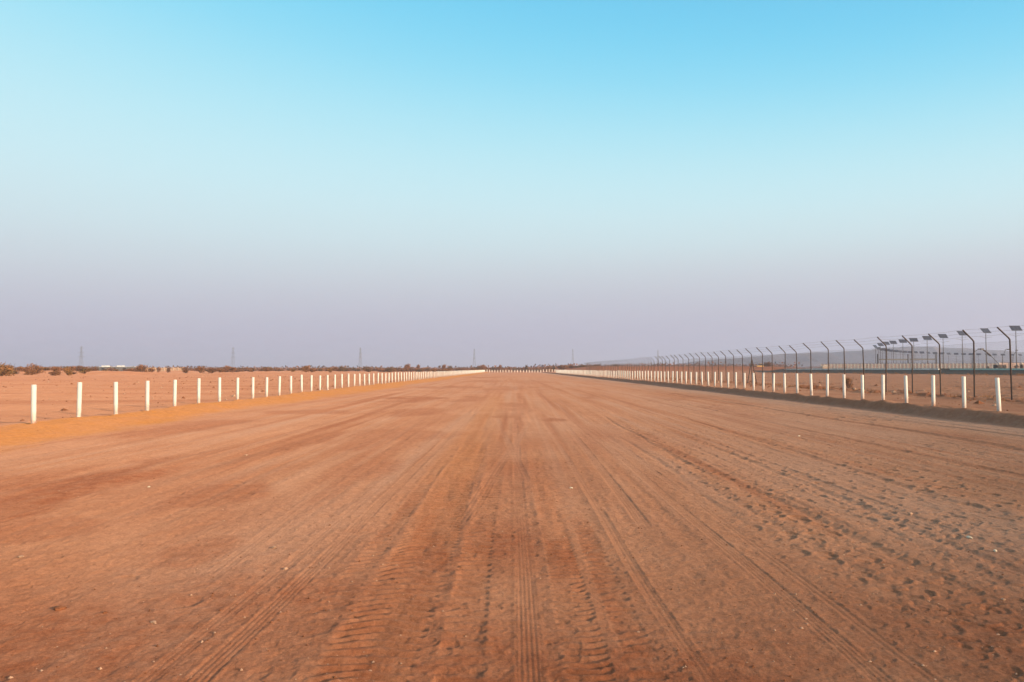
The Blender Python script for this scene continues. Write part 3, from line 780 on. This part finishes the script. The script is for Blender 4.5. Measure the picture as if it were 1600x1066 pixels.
# ------------------------------------------------------------------ pylons
def pylon():
    r = empty('transmission_tower', (0,0,0)); Hh = 40.
    w = lambda z: 2.3*(1-z/Hh)**1.3+.6
    for sx_ in (-1, 1):
        for sy_ in (-1, 1):
            MB().tube([(sx_*w(z), sy_*w(z), z) for z in (0, 8, 16, 24, 32, Hh)], .16, 5).build('leg', M['lattice'], r)
    b = MB(); zs = [0, 6, 11, 15.5, 19.5, 23, 26, 29, 32, 35, 38]
    for a, c_ in zip(zs[:-1], zs[1:]):
        for (s1, s2) in (((-1,-1),(1,-1)),((1,-1),(1,1)),((1,1),(-1,1)),((-1,1),(-1,-1))):
            for (u, v) in ((s1, s2), (s2, s1)):
                b.tube([(u[0]*w(a), u[1]*w(a), a), (v[0]*w(c_), v[1]*w(c_), c_)], .06, 3, False)
            b.tube([(s1[0]*w(c_), s1[1]*w(c_), c_), (s2[0]*w(c_), s2[1]*w(c_), c_)], .09, 3, False)
    b.build('lattice', M['lattice'], r)
    for z, l in ((22, 5.2), (29.5, 4.4), (37, 3.4)):
        c_ = MB()
        for s in (-1, 1):
            c_.tube([(s*.3, -.3, z), (s*l, 0, z+.2)], .2, 4); c_.tube([(s*.3, .3, z+1.4), (s*l, 0, z+.2)], .11, 4)
            c_.tube([(s*l, 0, z+.2), (s*l, 0, z-1.3)], .14, 4)
        c_.build('cross_arm', M['lattice'], r)
    return r
py0 = pylon()
for i, (x_, yt) in enumerate(((127,541),(364,542),(563,543),(741,545),(895,545),(1028,547))):
    D = 38.6*1200/(576.8-yt)
    o = py0 if i == 0 else copy_tree(py0)
    X = (x_-800)/1200*D
    o.location = (X, D, 0); o.rotation_euler = (0, 0, R(60+6*i))
    tag(o, ['faint lattice power pylon nearest the left edge, above the shrubs', 'faint pylon above the scrub right of the beige building',
            'faint pylon above the middle of the left post row', 'faint pylon just left of the far end of the track',
            'faint pylon just right of the far end of the track', 'faintest pylon, seen among the far tops of the steel fence'][i], 'pylon', 'power pylons on the horizon')

# ------------------------------------------------------------------ low buildings on the left
Yh = 430
def at0(x_): return (x_-800)/1200*Yh
gh = gz(at0(190), Yh)
xa, xb = at0(161), at0(214)
hb = empty('low_building', ((xa+xb)/2, Yh, gh)); tag(hb, 'long low grey building with two white boxes on its roof', 'building')
Lb = xb-xa
MB().box((0,0,1.2), (Lb,8,2.6)).build('wall', M['greyw'], hb)
rf = MB().box((0,0,2.6), (Lb+.6,8.6,.18)).build('roof', M['roofw'], hb)
for q in (-.27, .17):
    MB().box((Lb*q-2.2, -1, 3.05), (3.1,3,.7)).build('roof_tank', M['roofw'], rf)
for q in (-.38, -.05, .25):
    f = MB().box((Lb*q,-4.02,1.35), (1.7,.12,1.2)).build('window', M['dark'], hb)
MB().box((-Lb*.18,-4.03,1.0), (1.1,.12,2.1)).build('door', M['coping'], hb)
xa2, xb2 = at0(228), at0(286)
h2 = empty('yard_wall', ((xa2+xb2)/2, Yh, gz((xa2+xb2)/2, Yh))); tag(h2, 'low beige yard wall with piers beside the grey building', 'wall')
L2 = xb2-xa2
MB().box((0,0,1.0), (L2,.25,2.2)).build('panel', M['beige'], h2)
ppm = MB().box((0,-.08,1.15), (.4,.5,2.5)).mesh('pier', M['cream'])
for q in np.linspace(-.5, .5, 9):
    o = link('pier', ppm, None, h2); o.location = (L2*q, 0, 0)

# ------------------------------------------------------------------ vegetation
def foliage(name, rx, rz, n, size, seed, mat, mat2=None, blobs=6, flat=.8):
    rg = np.random.RandomState(seed)
    cs = []
    for k in range(blobs):
        a = rg.uniform(0, 2*math.pi); rr = rx*.62*math.sqrt(rg.uniform(0, 1))
        cs.append((rr*math.cos(a), rr*math.sin(a), rz*rg.uniform(.16, .74), rx*rg.uniform(.28, .5), rz*rg.uniform(.2, .34)*flat))
    V = []; F = []; mi = []
    cs = np.array(cs)
    for k in range(n):
        c_ = cs[rg.randint(blobs)]
        d = rg.normal(size=3); d /= np.linalg.norm(d); rad = rg.uniform(.25, 1.45)**.7
        p = np.array([c_[0]+d[0]*rad*c_[3], c_[1]+d[1]*rad*c_[3], max(.03, c_[2]+d[2]*rad*c_[4])])
        u = rg.normal(size=3); u /= np.linalg.norm(u); w = np.cross(u, rg.normal(size=3)); w /= np.linalg.norm(w)+1e-6
        s = size*rg.uniform(.5, 1.4)
        m_ = len(V); V += [tuple(p-u*s), tuple(p+w*s*.38), tuple(p+u*s), tuple(p-w*s*.38)]; F.append((m_, m_+1, m_+2, m_+3)); mi.append(1 if rg.uniform() < .35 else 0)
    me = bpy.data.meshes.new(name); me.from_pydata(V, [], F); me.update(); me.materials.append(mat)
    if mat2: me.materials.append(mat2); me.polygons.foreach_set('material_index', mi)
    return me
def stems(rx, rz, seed, n=7, r=.05):
    rg = random.Random(seed); b = MB()
    for k in range(n+7):
        a = rg.uniform(0, 6.28); q = rg.uniform(.3, 1.05)*rx
        b.tube([(rg.uniform(-.1,.1)*rx*.4, rg.uniform(-.1,.1)*rx*.4, -.1), (math.cos(a)*q*.4, math.sin(a)*q*.4, rz*.3), (math.cos(a)*q, math.sin(a)*q, rz*rg.uniform(.55, 1.05))], [r, r*.7, r*.25], 5)
    return b.mesh('stem', M['bark'], True)
KIN = []
for k, (m1_, m2_) in enumerate((('leaf1','leaf3'),('leaf2','leaf1'),('leaf3','leaf2'),('leaf4','leaf2'),('leaf1','leaf4'),('leaf3','leaf1'))):
    rx, rz = (1.5, 2.0) if k % 2 else (1.7, 1.5)
    KIN.append((foliage('foliage', rx, rz, 1300, .12, 40+k, M[m1_], M[m2_], 6+k), stems(rx, rz, 70+k)))
def shrub(x, y, sx_, sz_, kind, label, group=None, name='shrub', zoff=0):
    r = empty(name, (x, y, gz(x, y)+zoff), rnd.uniform(0, 6)); r.scale = (sx_, sx_, sz_)
    f, s_ = KIN[kind]; link('foliage', f, None, r); link('stem', s_, None, r)
    tag(r, label, 'shrub' if name != 'tree' else 'tree', group)
    return r
# ones that can be told apart: px, py of base, top py, width px, kind, depth
KEY = [(4,590,567,38,2,150,'large ochre shrub at the left edge, tallest there'),
       (-14,592,572,30,2,140,'ochre shrub cut by the left edge of the photo'),
       (12,582,568,22,1,200,'olive bush behind the large ochre shrub at the left edge'),
       (32,580,573,14,0,230,'low brown bush right of the large ochre shrub'),
       (46,584,573,14,0,190,'small brown bush left of the round-topped pair'),
       (56,582,568.5,22,5,200,'broad round-topped shrub behind the nearest left post'),
       (50,587,577,14,5,170,'faded low bush in front of the round-topped shrub'),
       (72,580,574,11,0,240,'dark low bush between the round-topped shrub and the next clump'),
       (88,582,572,13,0,205,'rounded brown bush in the middle of the left clump'),
       (87,588,580,18,5,165,'pale twiggy low bush on a sand heap'),
       (107,588,572,13,2,165,'upright ochre bush near the left pylon'),
       (113,580,571.5,12,0,240,'purple-brown bush left of the first pylon base'),
       (124,581,571.5,17,4,235,'wide dark bush under the first pylon'),
       (137,581,574,9,4,235,'small dark bush right of the first pylon'),
       (150,579,574,12,4,280,'low dark bush left of the grey building'),
       (164,580,575,11,1,290,'olive bush covering the left corner of the grey building'),
       (205,580,575,10,0,280,'small brown bush before the grey building'),
       (223,582,569,15,0,240,'spreading brown tree-like shrub right of the grey building'),
       (214,580,574.5,9,4,250,'low bush left of the spreading shrub'),
       (236,580,574.5,11,0,255,'low bush right of the spreading shrub'),
       (248,579,573.5,7,0,300,'small bush before the left part of the beige wall'),
       (263,579,573.5,7,4,300,'small dark bush before the middle of the beige wall'),
       (291,582,573.5,12,4,250,'dark bush at the right end of the beige wall'),
       (313,581.5,572,12,0,255,'twin-topped brown bush right of the beige wall'),
       (331,582,574,13,4,250,'dark lumpy bush left of the second pylon'),
       (344,582,576,10,0,255,'low brown bush beside the lumpy one'),
       (355,580,571.5,11,0,290,'taller bush just left of the second pylon'),
       (363,581,573,12,0,280,'low bush below the second pylon'),
       (417,581,574.5,11,0,275,'brown bush in front of the scrub belt left of the red one'),
       (458,582,576,8,2,270,'small reddish bush standing before the scrub belt'),
       (478,581,571.5,12,5,270,'pale rounded bush right of the reddish one'),
       (487,581,575,10,0,275,'brown bush beside the pale rounded one'),
       (516,582,575,7,2,270,'small ochre bush before the scrub belt'),
       (534,578,571.5,9,3,330,'dark green bush standing above the scrub belt'),
       (637,577,568,9,0,400,'twiggy brown bush rising above the left posts'),
       (654,577,569,6,0,400,'narrow bush rising beside the twiggy brown one'),
       (694,577,569,7,0,420,'narrow flat-topped bush above the far white posts'),
       (704,577,571,9,3,420,'dark bush left of the fourth pylon'),
       (754,576,569.5,12,0,430,'broad bush above the far left end of the white posts'),
       (782,576,569.5,5,0,430,'small flat-topped acacia above the far barrier'),
       (823,576.5,569.5,5,3,430,'small dark acacia above the middle of the far barrier'),
       (865,576,571,6,3,430,'dark round bush above the left end of the right posts'),
       (894,576,571,6,3,430,'dark bush below the fifth pylon')]
for (x_, yb, yt, wpx, kd, D, lab) in KEY:
    X = (x_-800)/1200*D
    z0 = gz(X, D); zt = CAM_Z+(576.8-yt)/1200*D
    Hh = max(zt-z0, .5)
    rx = 1.5 if kd % 2 else 1.7; rz = 2.0 if kd % 2 else 1.5
    shrub(X, D, wpx/1200*D/2/(rx*.8), Hh/(rz*.95), kd, lab, 'shrubs on the edge of the plain')
# the scrub belt: bushes one can still count
ZONES = [(-10,120,'beyond the left clump of shrubs'),(120,240,'around the grey building'),(290,360,'between the beige wall and the second pylon'),(364,470,'just right of the second pylon'),
         (470,560,'left of the third pylon'),(565,650,'just right of the third pylon'),(650,740,'left of the fourth pylon'),(742,800,'above the left part of the far barrier'),(800,870,'above the right part of the far barrier'),(870,960,'above the far right posts')]
for zi, (za, zb, zl) in enumerate(ZONES):
    for i in range(max(9, int((zb-za)*.3))):
        x_ = rnd.uniform(za, zb); D = rnd.uniform(330, 520) if x_ < 700 else rnd.uniform(400, 600)
        if 228 < x_ < 290 : D = rnd.uniform(440, 520)
        X = (x_-800)/1200*D
        kd = rnd.choice([0,0,4,4,1,5,3]); s = rnd.uniform(.8, 1.5)*D/420
        shrub(X, D, s*rnd.uniform(1, 1.9), s, kd, 'dry bush of the scrub belt %s' % zl, 'scrub belt bushes %s' % zl)
# low bushes and dead brush between the shrubs at the far left
for i in range(22):
    x_ = rnd.uniform(-15, 150); D = rnd.uniform(165, 290)
    s = rnd.uniform(.45, .95)
    shrub((x_-800)/1200*D, D, s*rnd.uniform(1, 1.7), s, rnd.choice([0,1,2,5,4]), 'low dry brush filling the left clump of shrubs among the sand heaps', 'low brush at the left')
# farther scrub that reads as one mass
rg = np.random.RandomState(9)
V = []; F = []
for k in range(5200):
    x_ = rg.uniform(-60, 1500); D = rg.uniform(640, 1500)
    X = (x_-800)/1200*D
    if x_ > 1230 and D < 1100: continue
    s = rg.uniform(2.0, 4.6) if rg.uniform() < .93 else 6.2; z = gz(X, D) + (0 if x_ < 960 else 1.5)
    for q in range(16):
        p = np.array([X+rg.normal()*s*1.2, D+rg.normal()*s, z+min(abs(rg.normal()), 1.5)*s*.42])
        u = rg.normal(size=3); u /= np.linalg.norm(u); w = np.cross(u, rg.normal(size=3)); w /= np.linalg.norm(w)
        r_ = .2*s
        m_ = len(V); V += [tuple(p-u*r_), tuple(p+w*r_*.6), tuple(p+u*r_), tuple(p-w*r_*.6)]; F.append((m_, m_+1, m_+2, m_+3))
me = bpy.data.meshes.new('distant_scrub'); me.from_pydata(V, [], F); me.update(); me.materials.append(M['leaf1']); me.materials.append(M['leaf4'])
me.polygons.foreach_set('material_index', [int(v) for v in rg.uniform(size=len(F)) < .5])
ds = link('distant_scrub', me); tag(ds, 'continuous dark line of far scrub along the horizon', 'scrub', kind='stuff')
# on the right
X = (1325-800)/1200*47
shrub(X, 47, .2, .48, 0, 'dry reddish bush growing beside the tall fence behind the white posts', name='dry_bush')
shrub((1200-800)/1200*300, 300, .95, 1.3, 4, 'dark spreading tree on the red mound right of the yellow loader', name='tree')
shrub((1195-800)/1200*303, 303, .5, .7, 3, 'small dark bush on the red mound between loader and tree')
for i, (x_, s) in enumerate(((1568,.9),(1580,.9),(1597,1.0),(1537,.55),(1562,.6))):
    Y = 186-2*i if i < 3 else 186
    shrub((x_-800)/1200*(219), 219-2*(i % 2), .5*s, .72*s, 3, ['dark shrub in the first wide wall bay near the right edge','dark shrub in the middle wide wall bay near the right edge','dark shrub at the right edge before the taller wall',
        'small dark shrub before the wall left of the boom','small dark shrub between boom and right wall bays'][i], 'shrubs before the boundary wall')

# ------------------------------------------------------------------ stones and scraps
def rock(name, loc, size, mat, seed, label, cat='stone', group=None, flat=.6):
    rg = random.Random(seed); b = MB(); n = 10; k = 6
    prof = []
    V = []; F = []
    for i in range(k+1):
        th = math.pi*i/k
        for j in range(n):
            ph = 2*math.pi*j/n
            r_ = 1+rg.uniform(-.22, .22)
            V.append((size[0]*.5*r_*math.sin(th)*math.cos(ph), size[1]*.5*r_*math.sin(th)*math.sin(ph), size[2]*.5*math.cos(th)*(1+rg.uniform(-.1,.1))+size[2]*.3))
    for i in range(k):
        for j in range(n): F.append((i*n+j, (i+1)*n+j, (i+1)*n+(j+1) % n, i*n+(j+1) % n))
    me = bpy.data.meshes.new(name); me.from_pydata(V, [], F); me.update(); me.materials.append(mat)
    o = link(name, me); o.location = loc; o.rotation_euler = (0, 0, rg.uniform(0, 3)); tag(o, label, cat, group); return o
def gp(x_, y_):                              # ground point of a photo pixel
    Y = 1200*CAM_Z/(y_-576.8); return (x_-800)/1200*Y, Y
STN = [(1247,681,.11,.05,.03,'stone2','whitish flat scrap lying on the track below the right posts','scrap'),
       (1508,837,.09,.05,.035,'stone2','yellowish bent scrap among the hoof prints on the right','scrap'),
       (1548,859,.06,.035,.03,'stone2','pale little stone right of the yellowish scrap','stone'),
       (1418,802,.06,.05,.04,'stone','tan stone beside the deep rut on the right','stone'),
       (1559,931,.04,.03,.02,'stone','small tan stone near the lower right edge','stone'),
       (432,853,.05,.04,.03,'stone','pale stone at the lower end of the dark gouge on the left','stone'),
       (450,885,.05,.04,.03,'stone','small pale stone in the middle left foreground','stone'),
       (236,760,.05,.04,.03,'stone2','tiny white stone by the moist patch on the left','stone'),
       (40,870,.06,.045,.03,'stone','pale stone near the left edge of the foreground','stone'),
       (102,948,.10,.07,.04,'clod','reddish clod of earth in the lower left foreground','clod'),
       (892,763,.06,.05,.03,'stone2','white chip beside the grey tyre mark in the middle','stone'),
       (387,709,.16,.06,.04,'stone','tan scrap at the upper end of the moist streak on the left','scrap'),
       (247,966,.05,.035,.025,'stone','pale pebble in the lower left near the bottom','stone'),
       (1572,657,.08,.06,.05,'clod','dark clod near the right edge below the posts','clod'),
       (172,952,.04,.03,.02,'clod','small red clod right of the larger one, lower left','clod')]
for i, (x_, y_, a, b_, c_, mt, lab, cat) in enumerate(STN):
    X, Y = gp(x_, y_)
    z = float((macro(np.array([X]), np.array([Y])) + relief(np.array([X]), np.array([Y]))[0])[0])
    a, b_, c_ = a*.75, b_*.75, c_*.75
    rock('scrap' if cat == 'scrap' else ('clod' if cat == 'clod' else 'stone'), (X, Y, z), (a, b_, c_), M[mt], 500+i, lab, cat)
# pebbles nobody could count
rg = np.random.RandomState(77)
N_ = 5200
yy = 2.6*np.exp(rg.uniform(0, 2.7, N_)); xx = rg.uniform(-.75, .75, N_)*(yy+1.5)
keep = (xx > XL+.8) & (xx < XR-1) & ((noise(xx*.6, yy*.35, 600) + .35*rg.uniform(-1, 1, N_)) > -.1)
xx, yy = xx[keep], yy[keep]
zz_ = macro(xx, yy)+relief(xx, yy)[0]
V = []; F = []; mi = []
for a, b_, c_ in zip(xx, yy, zz_):
    s = .0035*math.exp(rg.exponential(.45))*(1+b_*.03)
    s = min(s, .011); n = len(V)
    q = rg.uniform(.6, 1.3, 6)*s
    an = rg.uniform(0, 6.28); ca, sa = math.cos(an), math.sin(an)
    for (u, v, w) in ((q[0],0,0),(0,q[1],0),(-q[2],0,0),(0,-q[3],0),(0,0,q[4]*.8),(0,0,-q[5])):
        V.append((a+u*ca-v*sa, b_+u*sa+v*ca, c_+w+s*.2))
    F += [(n,n+1,n+4),(n+1,n+2,n+4),(n+2,n+3,n+4),(n+3,n,n+4)]; mi += [int(rg.uniform() < .6)]*4
me = bpy.data.meshes.new('pebbles'); me.from_pydata(V, [], F); me.update(); me.materials.append(M['stone']); me.materials.append(M['clod']); me.polygons.foreach_set('material_index', mi)
tag(link('pebbles', me), 'fine pebbles and crumbs of soil strewn over the track', 'pebbles', kind='stuff')

# dry grass tufts along the tall fence and at the foot of the bank; rubble on the outer ground
rg = np.random.RandomState(31)
V = []; F = []
for k in range(420):
    if k < 190: y0_ = rg.uniform(24, 130); x0_ = 18.8+rg.normal()*.5+(.6 if rg.uniform() < .3 else 0)
    else:
        y0_ = rg.uniform(60, 250); e = 98-.06*(y0_-147); x0_ = e-rg.exponential(5)-.5
    z0_ = gz(x0_, y0_); hgt = rg.uniform(.08, .26) if k < 190 else rg.uniform(.2, .6)
    for q in range(16):
        a = rg.uniform(0, 6.28); l = hgt*rg.uniform(.5, 1); sp2 = l*rg.uniform(.2, .9); bx = x0_+rg.normal()*hgt*.5; by = y0_+rg.normal()*hgt*.5
        wd = hgt*.05; n = len(V)
        V += [(bx-wd*math.sin(a), by+wd*math.cos(a), z0_-.02), (bx+wd*math.sin(a), by-wd*math.cos(a), z0_-.02), (bx+math.cos(a)*sp2, by+math.sin(a)*sp2, z0_+l)]; F.append((n, n+1, n+2))
me = bpy.data.meshes.new('dry_grass'); me.from_pydata(V, [], F); me.update(); me.materials.append(M['leaf3'])
tag(link('dry_grass', me), 'sparse dry grass tufts along the tall fence and the foot of the dark bank', 'grass', kind='stuff')
V = []; F = []; mi = []
for k in range(2600):
    if rg.uniform() < .5: y0_ = rg.uniform(20, 110); x0_ = 14.6+rg.exponential(9) if rg.uniform() < .4 else 18.6+rg.normal()*.8
    else: y0_ = rg.uniform(20, 160); x0_ = -12.3-rg.exponential(30)
    if abs(x0_) > y0_*.8+6: continue
    s = .02*math.exp(rg.exponential(.5))*(1+y0_*.012); s = min(s, .14); n = len(V); z0_ = None
    V.append((x0_, y0_, s)); F.append(n)
xs = np.array([v[0] for v in V]); ysx = np.array([v[1] for v in V]); ss = [v[2] for v in V]; zs = macro(xs, ysx)+relief(xs, ysx)[0]
V = []; F = []
for a, b_, c_, s in zip(xs, ysx, zs, ss):
    q = rg.uniform(.6, 1.3, 6)*s; n = len(V); an = rg.uniform(0, 6.28); ca, sa = math.cos(an), math.sin(an)
    for (u, v, w) in ((q[0],0,0),(0,q[1],0),(-q[2],0,0),(0,-q[3],0),(0,0,q[4]*.7),(0,0,-q[5])): V.append((a+u*ca-v*sa, b_+u*sa+v*ca, c_+w+s*.15))
    F += [(n,n+1,n+4),(n+1,n+2,n+4),(n+2,n+3,n+4),(n+3,n,n+4)]; mi += [0 if rg.uniform() < .3 else 1]*4
me = bpy.data.meshes.new('rubble'); me.from_pydata(V, [], F); me.update(); me.materials.append(M['stone']); me.materials.append(M['clod']); me.polygons.foreach_set('material_index', mi)
tag(link('rubble', me), 'scattered clods and stones on the rough ground outside the track', 'rubble', kind='stuff')

# ------------------------------------------------------------------ haze
hz = MB().box((0, 6000, 51), (28500, 16000, 182)).mesh('haze')
hm = bpy.data.materials.new('haze'); hm.use_nodes = True; nt = hm.node_tree; nt.nodes.clear()
ho_ = nt.nodes.new('ShaderNodeOutputMaterial'); pv = nt.nodes.new('ShaderNodeVolumePrincipled')
pv.inputs['Color'].default_value = (.74,.775,.94,1); pv.inputs['Density'].default_value = 2.6e-4; pv.inputs['Anisotropy'].default_value = .25
nt.links.new(pv.outputs[0], ho_.inputs['Volume'])
hz.materials.append(hm); tag(link('haze', hz), kind='stuff')
